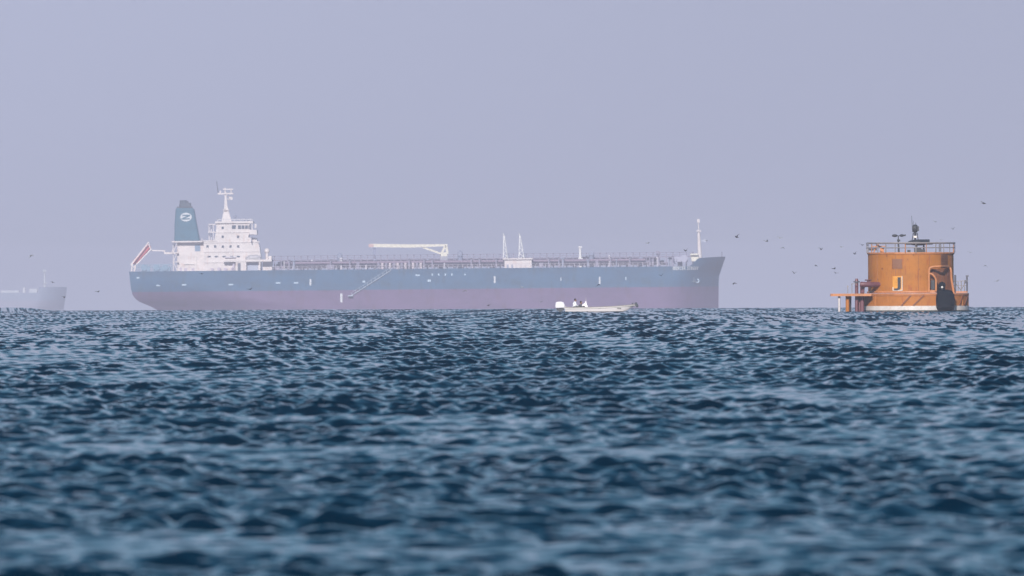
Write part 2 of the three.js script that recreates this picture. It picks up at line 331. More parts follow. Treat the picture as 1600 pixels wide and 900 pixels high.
  // radar mast
  const mast = obj('radar_mast', [prism([P(346.5, 347), P(351.2, 322), P(351.8, 300), P(354.6, 300), P(356, 322), P(362.5, 347)], -1.2, 1.2), box(341, 301.2, 365.5, 303.2, -1.6, 1.6), box(349, 294.6, 365, 296, -.5, .5), rod([...P(352.5, 301), 0], [...P(352.5, 293), 0], .22), rod([...P(362, 302), 0], [...P(362, 295), 0], .2), box(353, 310.3, 361, 311.4, -.6, .6), box(358.5, 307.5, 364, 312, -.6, .6), box(344, 297.5, 346, 302, -.4, .4), box(349, 327, 359, 328.4, -1.8, 1.8)], white, t);
  obj('whip_antenna', [rod([...P(341.5, 301), 0], [...P(339.6, 283), 0], .17, .12, 6)], dark, mast);
  obj('radar_scanner', [box(352, 305.8, 363, 307, -.3, .3)], white, mast);
  obj('signal_lamp', [box(350.5, 326, 353, 329, 1.2, 1.7)], dark, mast);
  for (const [a, h] of [[368, 338], [383, 342], [389, 343.5]]) obj('roof_antenna', [rod([...P(a, 347), 3], [...P(a, h), 3], .18), new THREE.SphereGeometry(.45, 10, 8).translate(...P(a, h), 3)], paint(.2, .22, .3), t);
  obj('roof_rail', [box(340, 342.6, 396, 343.2, 12.9, 13), ...[341, 350, 359, 368, 377, 386, 395].map((a) => box(a, 342.6, a + .5, 347, 12.9, 13))], paint(.5, .47, .5), house);
  // boat deck and posts ahead of the house
  const bd = obj('boat_deck', [box(350, 406, 425, 408.6, -15, 15.2), box(369, 408, 385.5, 426, 11, 15), box(405, 408, 407.6, 426, 14, 15), box(411, 408, 425.5, 425, -12, 12), box(420, 400, 425, 408, -11, 11)], white, t);
  obj('doorway', [box(372, 411, 376.5, 425, 14.9, 15.07)], dark, bd); obj('doorway', [box(386.5, 411.5, 404, 423, 12.9, 13.06)], paint(.32, .35, .45), bd);
  obj('lifeboat', [new THREE.SphereGeometry(1, 20, 12).scale(2.6, 1.05, 1.1).translate(...P(397, 403.4), 14)], paint(.42, .40, .42, .5, fineWear), t);
  { const m = paint(.5, .46, .52); for (const g of [box(388, 401, 389.2, 407, 14.6, 15), box(405, 400.6, 406.2, 407, 14.6, 15), box(387, 400.6, 408, 401.6, 14.5, 15), box(393, 372, 394, 378, 13, 15), box(352, 401, 369, 402.4, 13.4, 13.8)]) obj('davit_bar', g, m, t); }
  obj('satellite_dome', [new THREE.SphereGeometry(.85, 16, 12).translate(...P(417.3, 392), 4), rod([...P(417.3, 407), 4], [...P(417.3, 394), 4], .45)], white, t);
  obj('side_rail', [box(213, 413.4, 269, 414, 14.2, 14.35), box(213, 417, 269, 417.5, 14.2, 14.35), ...Array.from({ length: 14 }, (_, i) => box(213 + i * 4.3, 413.4, 213.7 + i * 4.3, 424, 14.2, 14.35))], paint(.16, .26, .36), t);
  obj('mooring_winch', [box(222, 416, 234, 424, 4, 9), box(240, 418, 266, 424, 2, 9), ...[225, 245, 258].map((a) => new THREE.CylinderGeometry(1, 1, 3, 16).rotateX(Math.PI / 2).translate(...P(a, 418), 8))], paint(.13, .22, .32), t);
  for (const [a, b, c] of [[281, 418, 4], [288, 419, 5], [300, 419, 4], [330, 419, 4], [340, 418, 5], [350, 418.6, 5], [361, 418, 4], [364, 412, 3]]) obj('deck_fitting', box(a, b, a + c, 426, 13.2, 14.4), paint(.42, .36, .44), t);
  // free-fall lifeboat on its slanting ramp at the stern
  const ramp = obj('lifeboat_ramp', [bar([...P(204, 414), 3.2], [...P(232.5, 378), 3.2], .3, .42), bar([...P(208, 418), 2.8], [...P(236, 389), 2.8], .3, .36), bar([...P(205, 424), 3.2], [...P(206.5, 411), 3.2], .4, .4), bar([...P(209, 424), 2.8], [...P(213, 412), 2.8], .4, .4), bar([...P(232, 380), 3], [...P(236, 391), 3], .3, .3)], white, t);
  const fl = obj('freefall_lifeboat', [new THREE.CapsuleGeometry(1.1, 5.6, 8, 18).scale(.8, 1, 1.1)], paint(.62, .12, .13, .4), t);
  { const a = V(...P(209.5, 411), .8), b = V(...P(233, 385), .8); fl.position.copy(a).add(b).multiplyScalar(.5); fl.rotation.z = Math.atan2(b.y - a.y, b.x - a.x) - Math.PI / 2; }
  obj('stern_davit', [bar([...P(236, 391.2), 2], [...P(258, 391.8), 2], .5, .35), bar([...P(256, 395.4), 2], [...P(279, 395.4), 2], .8, .6), bar([...P(256, 391), 2], [...P(258, 396), 2], .4, .4), rod([...P(268, 395), 2], [...P(274, 378), 2], .16)], white, t);

  // ---- cargo deck: pipes, catwalk, vents, crane, masts
  for (let i = 0; i < 7; i++) { const z = -6 + 2 * i, py = 411 + (i % 3) * 3.2; obj('cargo_pipe', [rod([X(428 + 3 * i), DECK + .9 + .62 * (i % 4), z], [X(1045 - 6 * i), DECK + .9 + .62 * (i % 4), z], .4, .4, 8)], i % 2 ? grey : paint(.22, .16, .23, .6, fineWear), t); }
  const walk = [bx(X(425), X(1086), DECK + 2.8, DECK + 3.25, -1, 1), bx(X(425), X(1086), DECK + 4.2, DECK + 4.4, .9, 1.05), bx(X(425), X(1086), DECK + 3.66, DECK + 3.8, .9, 1)];
  for (let px = 428; px < 1086; px += 10.4) { walk.push(bx(X(px), X(px) + .34, DECK, DECK + 4.4, .8, 1.05)); }
  obj('catwalk', walk, grey, t);
  const rail = [bx(X(426), X(1086), DECK + 1.15, DECK + 1.23, 15.6, 15.7), bx(X(426), X(1040), DECK + .6, DECK + .66, 15.6, 15.7)];
  for (let px = 427; px < 1040; px += 7.6) rail.push(bx(X(px), X(px) + .12, DECK, DECK + 1.2, 15.6, 15.72));
  rail[0] = bx(X(426), X(1040), DECK + 1.15, DECK + 1.23, 15.6, 15.7);
  obj('deck_rail', rail, paint(.42, .38, .44), t);
  // transverse frames, tank vents and small gear, each standing on the deck
  for (let i = 0; i < 46; i++) { const px = 432 + i * 14 + gauss() * 3; if (px > 782 && px < 836) continue; const h = 1.2 + 2.2 * rnd(), z = -9 + 20 * rnd(), wd = .4 + 1.3 * rnd() * rnd(); const v = obj(i % 3 ? 'tank_vent' : 'valve_box', i % 3 ? [rod([0, 0, 0], [0, h, 0], wd * .35, wd * .35, 8), rod([0, h, 0], [0, h + .35, 0], wd * .7, wd * .5, 8)] : bx(-wd, wd, 0, h * .8, -.6, .6), [grey, paint(.5, .47, .52), paint(.22, .24, .33)][i % 3], t); v.position.set(X(px), DECK, z); }
  for (const px of [452, 517, 547, 640, 663, 676, 737, 750, 776, 858, 874, 955, 985, 1016, 1030, 1052]) obj('pipe_frame', [bx(X(px) - .22, X(px) + .22, DECK, DECK + 3.1, 8.6, 8.9), bx(X(px) - .22, X(px) + .22, DECK, DECK + 3.1, -8.9, -8.6), bx(X(px) - .22, X(px) + .22, DECK + 2.9, DECK + 3.15, -8.9, 8.9)], grey, t);
  for (let px = 592; px < 660; px += 6) obj('manifold', [rod([X(px), DECK + 1.4, -15], [X(px), DECK + 1.4, 15], .28, .28, 8), bx(X(px) - .35, X(px) + .35, DECK, DECK + 1.9, 14.2, 14.8)], px % 4 ? paint(.52, .44, .48, .5, fineWear) : grey, t);
  for (const [px, h] of [[531, 396.5], [719.5, 392.8]]) obj('vent_post', [rod([X(px), DECK, 2], [...P(px, h + 2), 2], .75, .75, 12), box(px - 3, h + .5, px + 3, h + 7, 1, 3), new THREE.ConeGeometry(.95, .8, 12).translate(...P(px, h), 2)], paint(.18, .20, .29), t);
  obj('vent_post', [rod([X(925), DECK, 2], [...P(925, 394), 2], .8, .8, 12), box(921.6, 391.4, 928.4, 399, .9, 3.1), box(908, 397.6, 925, 399, 1.6, 2.4)], paint(.18, .20, .29), t);
  const crane = obj('hose_crane', [rod([...P(693, 411), 0], [...P(694, 394), 0], 1.1, .95, 14), prism([P(689, 405), P(690, 394), P(698.5, 394), P(700.5, 405)], -1.3, 1.3), bar([...P(690, 397), 1], [...P(697, 383), 1], .5, .7), bar([...P(700, 397), 1], [...P(698, 383), 1], .5, .7)], cream, t);
  obj('boom', [prism([P(579, 383.4), P(579, 380.6), P(640, 381.6), P(700, 381.2), P(700, 384.4), P(640, 386.8), P(580, 386)], -.55, .55), bar([...P(662, 386.5), 0], [...P(692, 397), 0], .4, .55)], cream, crane);
  obj('boom_tip', [box(576.5, 381.2, 584, 386, -.7, .7)], paint(.46, .30, .29), crane);
  obj('crane_pedestal', [prism([P(688, 411), P(690, 400), P(700, 400), P(701, 411)], -1.6, 1.6)], paint(.25, .25, .3), crane);
  obj('boom_rest', [box(583.4, 386.5, 587.4, 418, -.4, .4), box(582.5, 386, 589, 388, -.9, .9), bar([...P(585.5, 398), 0], [...P(590, 418), 0], .3, .3)], paint(.17, .19, .30), t);
  // midships house with two lattice kingposts
  const mh = obj('midship_house', [box(789, 404.4, 831.5, 420, 2, 13)], white, t);
  obj('house_roof', [box(786.5, 403.6, 833, 405.2, 1.4, 13.6)], white, mh);
  for (const a of [794, 801]) obj('doorway', box(a - 1.3, 413.5, a + 1.3, 419.8, 12.9, 13.06), paint(.22, .24, .33), mh);
  for (const [a, lean] of [[788, 4], [812.5, 5.5]]) {
    const kp = []; const zz = [6, 8]; for (const z of zz) { kp.push(bar([...P(a - .6 + lean * .2, 368), 7 + (z - 7) * .3], [...P(a - 1, 405), z], .2, .2)); kp.push(bar([...P(a + .6 + lean * .2, 368), 7 + (z - 7) * .3], [...P(a + lean + 2, 405), z], .2, .2)); for (let i = 0; i < 8; i++) { const q0 = i / 8, q1 = (i + 1) / 8, l = (q, s) => s ? lerp(a + .6 + lean * .2, a + lean + 2, q) : lerp(a - .6 + lean * .2, a - 1, q), zq = (q) => lerp(7 + (z - 7) * .3, z, q); kp.push(bar([...P(l(q0, i & 1), lerp(368, 405, q0)), zq(q0)], [...P(l(q1, 1 - (i & 1)), lerp(368, 405, q1)), zq(q1)], .16, .16)); } }
    kp.push(rod([...P(a + lean * .2, 369), 7], [...P(a - .5, 364.5), 7], .14));
    obj('kingpost', kp, paint(.62, .61, .60), t);
  }
  obj('midship_mast', [rod([X(908), DECK, 3], [...P(907.4, 386), 3], .52, .34, 10), box(905, 384.6, 910.5, 386.6, 2.4, 3.6), box(904.6, 403, 911.4, 404.4, 2, 4)], paint(.66, .64, .64), t);
  obj('foremast', [rod([...P(1095.2, 405), 0], [...P(1093.6, 362), 0], .72, .42, 12), rod([...P(1093.6, 362), 0], [...P(1093, 344), 0], .2, .16, 8), box(1091.2, 342, 1095.4, 347.5, -.4, .4), box(1090, 359.6, 1097.4, 361.6, -.8, .8)], white, t);
  obj('mast_lamp', [box(1101.4, 374, 1104.4, 378, -.3, .3), box(1095, 375.6, 1102, 376.6, -.15, .15)], paint(.4, .42, .5), t);
  obj('fore_winch_house', [box(1080, 396.2, 1092, 398.6, -4, 6), prism([P(1082, 408), P(1080, 398), P(1091, 398), P(1096, 408)], -3, 5)], cream, t);
  obj('windlass', [new THREE.CylinderGeometry(1.1, 1.1, 4, 18).rotateX(Math.PI / 2).translate(...P(1070, 404), 3), box(1055, 401, 1076, 409, -2, 3), box(1052, 403, 1058, 412, 2, 4)], paint(.30, .30, .40), t);
  obj('jackstaff', [rod([...P(1129.6, 404), 0], [...P(1129.6, 393), 0], .13)], grey, t);
  obj('small_mast', [rod([X(1029), DECK, 1], [...P(1029, 393), 1], .3), box(1026, 392, 1032, 396.5, .4, 1.6)], grey, t);
  return t;
}
makeTanker();

// ---------------------------------------------------------------- a ship far beyond, its fore part in the frame
function makeFarShip() {
  const S = FOCAL / FAR_SHIP_AT, X = (px) => (px - 104.5) / S;
  const p0 = at(104.5, 480, FAR_SHIP_AT); p0.y = drop(FAR_SHIP_AT);
  const t = thing('cargo_ship', 'faint pale grey cargo ship fading into haze at the far left', 'ship', p0);
  const seaAt = 485.1 + (FAR_SHIP_AT - Math.sqrt(2 * EYE * EARTH)) ** 2 / (2 * EARTH) * S, Y = (py) => (seaAt - py) / S;
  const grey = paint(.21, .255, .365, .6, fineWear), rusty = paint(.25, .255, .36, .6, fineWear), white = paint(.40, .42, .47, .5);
  const B = 18, half = (x, y) => Math.max(.1, B * (1 - Math.pow(1 - Math.min(1, Math.max(0, (bow(y) - x) / lerp(34, 20, sstep(2, 16, y)))), 2.2)));
  function bow(y) { return lerp(-2.6, 0, sstep(5, Y(448), y)); }
  const L = 170, DK = Y(457), FC = Y(448.5), LN = Y(469);
  const side = (y0, y1, z) => sheet(40, 8, (u, v) => { const y = lerp(y0, y1, v), x = lerp(-L, bow(y), 1 - (1 - u) ** 1.8); return [x, y, z * half(x, y)]; }, z < 0);
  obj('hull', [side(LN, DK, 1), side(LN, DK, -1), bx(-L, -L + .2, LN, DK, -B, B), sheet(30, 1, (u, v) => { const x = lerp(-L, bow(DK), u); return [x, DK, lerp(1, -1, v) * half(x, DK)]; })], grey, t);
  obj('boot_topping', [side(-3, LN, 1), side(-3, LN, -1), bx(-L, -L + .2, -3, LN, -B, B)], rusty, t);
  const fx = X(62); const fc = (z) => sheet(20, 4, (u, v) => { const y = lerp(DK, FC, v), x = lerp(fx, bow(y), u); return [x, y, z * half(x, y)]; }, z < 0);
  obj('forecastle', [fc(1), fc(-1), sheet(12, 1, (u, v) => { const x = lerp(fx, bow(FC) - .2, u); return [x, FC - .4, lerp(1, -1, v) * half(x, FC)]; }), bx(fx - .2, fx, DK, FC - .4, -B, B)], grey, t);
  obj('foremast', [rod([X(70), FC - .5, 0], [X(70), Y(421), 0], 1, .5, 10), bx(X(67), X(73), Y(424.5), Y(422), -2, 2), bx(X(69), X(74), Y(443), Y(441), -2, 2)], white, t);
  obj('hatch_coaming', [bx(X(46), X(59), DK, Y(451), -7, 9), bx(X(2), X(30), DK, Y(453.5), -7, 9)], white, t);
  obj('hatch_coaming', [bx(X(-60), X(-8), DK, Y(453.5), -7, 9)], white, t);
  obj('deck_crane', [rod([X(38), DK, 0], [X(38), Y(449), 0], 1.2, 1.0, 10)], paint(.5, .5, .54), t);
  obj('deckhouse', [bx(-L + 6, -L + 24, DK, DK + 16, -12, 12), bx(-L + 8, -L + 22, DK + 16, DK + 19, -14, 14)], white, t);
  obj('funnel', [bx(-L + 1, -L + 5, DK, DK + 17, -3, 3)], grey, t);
  return t;
}
makeFarShip();

// ---------------------------------------------------------------- the orange loading buoy
function makeBuoy() {
  const S = 16, SCALE = S * BUOY_AT / FOCAL, CX = 1424.5, SX = 1433;
  const c = at(CX, 486.9, BUOY_AT), p0 = V(c.x, drop(BUOY_AT) + .02, c.z - 4 * SCALE);
  const t = thing('loading_buoy', 'round orange offshore loading buoy with a black letter J on its turret', 'buoy', p0);
  t.scale.setScalar(SCALE);
  const X = (px) => (px - CX) / S, Y = (py) => (486.9 - py) / S;
  const orange = paint(.355, .122, .008, .75, buoyWear), orangeDark = paint(.17, .05, .016, .55, buoyWear), skirtPaint = paint(.365, .12, .011, .75, buoyWear), edge = paint(.44, .165, .052, .5, fineWear);
  const white = paint(.57, .52, .50, .5, fineWear), brown = paint(.16, .075, .045, .7, fineWear), maroon = paint(.13, .045, .055, .5, fineWear), dark = paint(.022, .024, .03, .6), steel = paint(.10, .10, .12, .5, fineWear, .4), rubber = new THREE.MeshPhysicalMaterial({ roughness: .9, specularIntensity: .15 }), yellow = paint(.60, .26, .03, .45, fineWear), greyRail = paint(.24, .21, .21, .5, fineWear);
  rubber.color.setRGB(.004, .007, .011);
  const R = 67 / S, R2 = 82 / S, sx = X(SX);
  const wall = (x, r = R, cx = 0) => Math.sqrt(Math.max(.0001, r * r - (x - cx) * (x - cx)));    // z of the drum's front at x
  const turned = (pts, seg = 96) => new THREE.LatheGeometry(pts.map((p) => new THREE.Vector2(p[0], p[1])), seg);
  // float body with its white waterline band
  const yb = Y(478.6), yd = Y(463), yt = Y(458.4);
  obj('float_hull', turned([[R2, yb], [R2, yd - .02]]).translate(sx, 0, 0), skirtPaint, t);
  const band = obj('waterline_band', turned([[R2 - .3, -.9], [R2 + .015, -.8], [R2 + .015, yb]]).translate(sx, 0, 0), white, t);
  obj('weed_line', turned([[R2 + .03, -.6], [R2 + .03, Y(485.4)]]).translate(sx, 0, 0), paint(.03, .035, .03, .8), band);
  obj('deck', [turned([[0, yt - .03], [R2 - .02, yt - .03], [R2 + .02, yt - .06], [R2 + .02, yd], [R2 - .1, yd - .02], [0, yd - .02]]).translate(sx, 0, 0)], edge, t);
  // vertical seams of the float body
  for (let i = 0; i < 9; i++) { const a = -1.25 + i * .33; obj('hull_rib', bx(-.03, .03, yb, yd, -.02, .035), skirtPaint, t).position.set(sx + Math.sin(a) * R2, 0, Math.cos(a) * R2); }
  for (const [a, b] of [[1408.5, 1422.7], [1426.5, 1443.5], [1499.5, 1505], [1507.5, 1513.5]]) {
    const n = 6, g = []; const L = (q) => { const x = X(lerp(a, b, q)); return [x, lerp(Y(478), Y(462), q), wall(x, R2, sx) + .05]; };
    for (let i = 0; i < n; i++) g.push(bar(L(i / n), L((i + 1) / n), .1, .13));
    obj('skid_rail', g, orangeDark, t);
  }
  // turret drum
  const topY = Y(395.5);
  const drum = obj('turret', [turned([[R, yt], [R, topY - .12], [R + .05, topY - .1], [R + .05, topY], [R - .1, topY + .01], [0, topY + .01]], 128)], orange, t);
  obj('top_lip', turned([[R + .02, topY - .16], [R + .09, topY - .12], [R + .09, topY + .03], [R, topY + .05]]), edge, drum);
  obj('base_ring', turned([[R + .01, yt], [R + .1, yt + .01], [R + .1, yt + .14], [R + .01, yt + .2]]), edge, drum);
  for (const a of [-.92, -.38, .16, .44, 1.2]) obj('weld_seam', bx(-.02, .02, yt + .2, topY - .16, -.02, .02), orangeDark, drum).position.set(Math.sin(a) * R, 0, Math.cos(a) * R);
  // vent panel with slats
  const onDrum = (name, x0, y0, x1, y1, d, m, parent, off = 0) => { const xa = X(x0), xb = X(x1), n = 5, g = []; const s = sheet(n, 1, (u, v) => { const x = lerp(xa, xb, u); return [x, lerp(Y(y1), Y(y0), v), wall(x) + off + d]; }); g.push(s); const edgeOf = (a, b) => sheet(1, 1, (u, v) => { const p = u ? b : a; return [p[0], p[1], lerp(wall(p[0]) + off - .05, wall(p[0]) + off + d, v)]; }); const A = [xa, Y(y1)], Bp = [xb, Y(y1)], C = [xb, Y(y0)], D = [xa, Y(y0)]; g.push(edgeOf(A, Bp), edgeOf(Bp, C), edgeOf(C, D), edgeOf(D, A)); return obj(name, g, m, parent); };
  const vp = onDrum('vent_panel', 1394.2, 405, 1409.8, 420.4, .06, paint(.24, .10, .045, .65, fineWear), t);
  for (let i = 0; i < 6; i++) onDrum('slat', 1395.2, 406.3 + i * 2.3, 1408.8, 407.5 + i * 2.3, .09, paint(.19, .075, .035, .6), vp);
  for (const x of [1394.2, 1409.2]) onDrum('panel_edge', x, 405, x + .7, 420.4, .1, orangeDark, vp);
  // letter plate
  const lp = onDrum('letter_plate', 1395, 432, 1410, 454.6, .08, yellow, t);
  lp.userData.label = 'yellow plate with black letter J';
  for (const [a, b, c, d] of [[1395, 453.6, 1410, 454.8], [1409.2, 432, 1410.2, 454], [1394.8, 449, 1396, 454]]) onDrum('plate_border', a, b, c, d, .1, white, lp);
  { const g = letters('J', 1.0, .05), bb = g.boundingBox; const w = bb.max.x - bb.min.x, h = bb.max.y - bb.min.y; g.translate(-bb.min.x, -bb.min.y, 0).scale(X(1408.2) - X(1397.4), 1, 1).scale(1 / w, (Y(433.8) - Y(454)) / h, 1); const j = obj('letter', g, dark, lp); const z0 = wall(X(1397.4)), z1 = wall(X(1408.2)); j.position.set(X(1397.4), Y(454), z0 + .1); j.rotation.y = Math.atan2(z0 - z1, X(1408.2) - X(1397.4)); }
  // small patches and bolts on the drum
  for (const [a, b, w, h] of [[1379, 420, 2, 2], [1427.6, 398.6, 2, 2], [1418, 406, 1.2, 1.6], [1372, 437, 1.3, 1.3], [1437, 421, 1.2, 1.4], [1386, 399.5, 1.6, 3.4]]) onDrum('bracket', a - w / 2, b - h / 2, a + w / 2, b + h / 2, .1, orangeDark, drum);
  // recess with its pipe frame, hatch strip and ladder above
  const rec = onDrum('access_panel', 1454.6, 420.5, 1485.6, 456, .1, paint(.20, .07, .022, .65, buoyWear), t);
  for (let i = 0; i < 6; i++) onDrum('panel_slat', 1458 + i * 4.6, 421, 1458.8 + i * 4.6, 455.6, .15, brown, rec);
  const strip = onDrum('ladder_strip', 1470.4, 396.5, 1481.6, 419, .08, paint(.20, .085, .035, .7, fineWear), t);
  for (const x of [1471.4, 1475.8, 1480.4]) onDrum('ladder_rail', x, 396.5, x + .7, 419, .2, brown, strip);
  for (let i = 0; i < 8; i++) onDrum('rung', 1471.4, 398 + i * 2.6, 1480.9, 398.6 + i * 2.6, .19, brown, strip);
  const zf = wall(X(1452)) + .55, zs = wall(X(1484)) + 1.0;
  const frame = obj('pipe_frame', [pipe([[X(1451.6), Y(458), zf], [X(1451.8), Y(440), zf], [X(1451.8), Y(424.5), zf], [X(1453.2), Y(419.6), zf], [X(1458, 0), Y(417.6), zf], [X(1470), Y(417), zf + .05], [X(1483), Y(418), zs - .6], [X(1486.6), Y(422.5), zs - .7], [X(1487.6), Y(438), zs - .7], [X(1490), Y(452), zs - .7], [X(1491), Y(459), zs - .7]], .115, 60, 10, .35)], edge, t);
  obj('frame_loop', [pipe([[X(1451.8), Y(428), zf], [X(1457), Y(429.4), zf + .1], [X(1461.4), Y(435), zf + .1], [X(1462.6), Y(440), zf + .1], [X(1462.6), Y(456), zf + .1]], .1, 30, 10, .3)], edge, frame);
  obj('doorway', [bx(X(1454), X(1460.4), Y(453), Y(438.5), 0, .12)], dark, t).position.z = wall(X(1459)) + .12;
  obj('kick_plate', [bx(X(1450.5), X(1462.8), Y(458.4), Y(454), 0, .12)], edge, t).position.z = zf - .08;
  // rubber fender with its mooring post
  const zr = wall(X(1477), R2, sx);
  const fe = obj('rubber_fender', [turned([[0, -1.05], [.5, -1.04], [.78, -.92], [.86, -.72], [.9, .1], [.84, .5], [.7, .84], [.5, .97], [.2, 1.02], [0, 1.02]], 40).scale(1.04, 1, .8).translate(X(1476.8), Y(469.8), zr + .35)], rubber, t);
  for (let i = 0; i < 5; i++) obj('fender_rib', new THREE.TorusGeometry(.868, .025, 8, 40).rotateX(Math.PI / 2).scale(1.04, 1, .8).translate(X(1476.8), Y(480 - i * 4.6), zr + .35), rubber, fe);
  const post = obj('mooring_post', [rod([X(1472), Y(458), zr - .3], [X(1472), Y(448.5), zr - .3], .34, .3, 20), new THREE.SphereGeometry(.36, 20, 14).scale(1, .9, 1).translate(X(1472), Y(446.4), zr - .3), rod([X(1472), Y(445), zr - .3], [X(1472), Y(441), zr - .3], .15, .09, 12)], rubber, t);
  obj('reflector', [new THREE.CylinderGeometry(.1, .1, .08, 20).rotateX(Math.PI / 2).translate(X(1472), Y(449.4), zr + .06)], paint(.5, .46, .44), post);
  obj('chain', Array.from({ length: 7 }, (_, i) => new THREE.TorusGeometry(.11, .035, 6, 14).rotateY(i % 2 ? 1.2 : .2).translate(X(1465.5 - i * .3), Y(457 + i * 3.2), zr + .35)), rubber, fe);
  // top guard rail round the drum
  const railR = R + .12, top = [];
  for (const y of [380.3, 387.5]) { const gr = new THREE.TorusGeometry(railR, y < 384 ? .075 : .04, 8, 120).rotateX(Math.PI / 2).translate(0, Y(y), 0); top.push(gr); }
  const gr = obj('guard_rail', top, greyRail, t);
  for (let i = 0; i < 26; i++) { const a = i / 26 * 2 * Math.PI + .1; obj('rail_post', rod([Math.sin(a) * railR, topY, Math.cos(a) * railR], [Math.sin(a) * railR, Y(380), Math.cos(a) * railR], i % 5 === 0 ? .06 : .035, .035, 8), i % 4 === 1 ? edge : greyRail, gr); }
  obj('rail_panel', [bx(X(1355), X(1368), Y(381.6), Y(379.4), 0, 1.4), bx(X(1358), X(1371), Y(391.8), Y(388.6), 0, 1.2), bx(X(1455), X(1491), Y(381.4), Y(379.6), .5, 1.4), bx(X(1468), X(1472), Y(394), Y(382), 1.2, 1.5)], steel, t);
  obj('deck_frame', [bar([X(1366), Y(394.6), 2.2], [X(1372), Y(381), 2.2], .1, .12), bar([X(1372), Y(381), 2.2], [X(1380), Y(394.6), 2.2], .1, .12), bx(X(1364), X(1384), Y(386), Y(384.6), 2.1, 2.3), bx(X(1376), X(1382), Y(394.6), Y(388), 1.6, 2.2)], edge, t);
  // sensor post with a cross arm
  const sp = obj('sensor_post', [rod([X(1405.6), topY, .6], [X(1405), Y(374), .6], .1, .07, 10), bx(X(1403), X(1408), Y(377.6), Y(374.6), .45, .75), rod([X(1405), Y(374), .6], [X(1405), Y(369), .6], .05, .04, 8)], dark, t);
  obj('sensor_arm', [bar([X(1396.5), Y(369), .6], [X(1416.5), Y(368.8), .6], .07, .07), new THREE.SphereGeometry(.17, 12, 8).scale(1.7, .8, 1).translate(X(1399.5), Y(368.6), .6), new THREE.SphereGeometry(.16, 12, 8).scale(1.5, .8, 1).translate(X(1410.5), Y(368.4), .6), bar([X(1410), Y(369), .6], [X(1416.6), Y(367.4), .6], .1, .1)], dark, sp);
  // central platform, lantern mast and whip aerials
  obj('equipment_platform', [new THREE.SphereGeometry(1, 24, 12).scale(1.06, .3, .7).translate(X(1436.5), Y(379.4), .1), turned([[0, 0], [1.35, .02], [1.45, .12], [1.1, .26], [0, .24]], 32).scale(1, 1, .8).translate(X(1437), Y(383), 0), bx(X(1425), X(1449), Y(381.4), Y(379), -.5, .7), bx(X(1421), X(1433), Y(380.4), Y(377.8), .2, .6), bx(X(1440), X(1450), Y(378.8), Y(376.6), -.3, .4)], dark, t);
  obj('equipment_box', [bx(X(1430), X(1441), topY, Y(387), -.4, .6), bx(X(1441), X(1447), topY, Y(390), .1, .9), bx(X(1419), X(1424), topY, Y(391), .5, 1), rod([X(1433), topY, .2], [X(1433), Y(380), .2], .12), rod([X(1445), topY, -.4], [X(1445), Y(381), -.4], .08)], dark, t);
  obj('solar_panel', bx(-.5, .5, -.03, .03, -.35, .35).rotateX(.35), dark, t).position.set(X(1446), Y(377), .5);
  const lm = []; for (const [dx, dz] of [[-.36, .3], [.36, .3], [0, -.4]]) lm.push(rod([X(1431.5) + dx, Y(381), dz], [X(1431.5) + dx * .45, Y(364), dz * .45], .045, .04, 8)); for (const y of [377, 371, 366]) lm.push(new THREE.TorusGeometry(.27, .03, 6, 20).rotateX(Math.PI / 2).translate(X(1431.5), Y(y), 0)); lm.push(rod([X(1431.5), Y(381), 0], [X(1431.5), Y(363), 0], .09));
  obj('lantern_mast', lm, dark, t); obj('battery_box', bx(X(1429), X(1434), Y(372), Y(369), -.15, .3), paint(.6, .55, .52), t);
  obj('lantern', [turned([[0, -.42], [.2, -.42], [.3, -.3], [.34, -.05], [.34, .15], [.24, .36], [.08, .44], [0, .44]], 24).scale(.85, .9, .85).translate(X(1431.6), Y(357.4), 0), bx(X(1427.5), X(1430), Y(358), Y(354), -.1, .25), bx(X(1433), X(1437.4), Y(361.5), Y(354), -.1, .2)], dark, t);
  for (const [a, y, lean] of [[1426.6, 337.6, -1.4], [1428.6, 345.6, 0], [1432.4, 348, .4]]) obj('aerial', [rod([X(a - lean * .6), Y(363), .1], [X(a + lean * .4), Y(y), .1], .035, .018, 6)], dark, t);
  // left-hand landing platform
  const zl = R2 * .45;
  obj('landing_platform', [bx(X(1298), X(1362), yd, yt - .04, zl - 1.6, zl + 1.2)], edge, t);
  obj('platform_leg', [rod([X(1311.6), -1, zl + .7], [X(1311.6), yd, zl + .7], .12)], paint(.55, .50, .50, .6, fineWear), t);
  obj('platform_leg', [rod([X(1324.6), -1, zl + .4], [X(1324.6), yd, zl + .4], .19, .19, 14)], skirtPaint, t);
  obj('platform_leg', [rod([X(1329), -1, zl - .6], [X(1329), yd, zl - .6], .12)], greyRail, t);
  const riser = obj('riser_pipe', [rod([X(1339), -1, zl + .3], [X(1339), Y(441), zl + .3], .17, .17, 18), rod([X(1339), Y(441), zl + .3], [X(1339), Y(435.6), zl + .3], .2, .13, 12)], maroon, t);
  obj('flange', [rod([X(1339), Y(441.6), zl + .3], [X(1339), Y(439.8), zl + .3], .32, .32, 18)], steel, riser);
  obj('riser_pipe', [rod([X(1347.6), -1, zl + .2], [X(1347.6), Y(446), zl + .2], .2, .2, 18)], maroon, t);
  obj('riser_pipe', [rod([X(1343.6), -1, zl - .2], [X(1343.6), yd, zl - .2], .24, .24, 18)], maroon, t);
  const hp = obj('hose_pipe', [pipe([[X(1345), Y(444.5), zl + 1], [X(1351), Y(444.8), zl + 1], [X(1360), Y(445), zl + .9], [X(1376), Y(444.8), zl + .3]], .26, 20, 14), pipe([[X(1349), Y(458), zl + .5], [X(1349.6), Y(449), zl + .5], [X(1354), Y(446), zl + .4]], .13, 16, 12)], maroon, t);
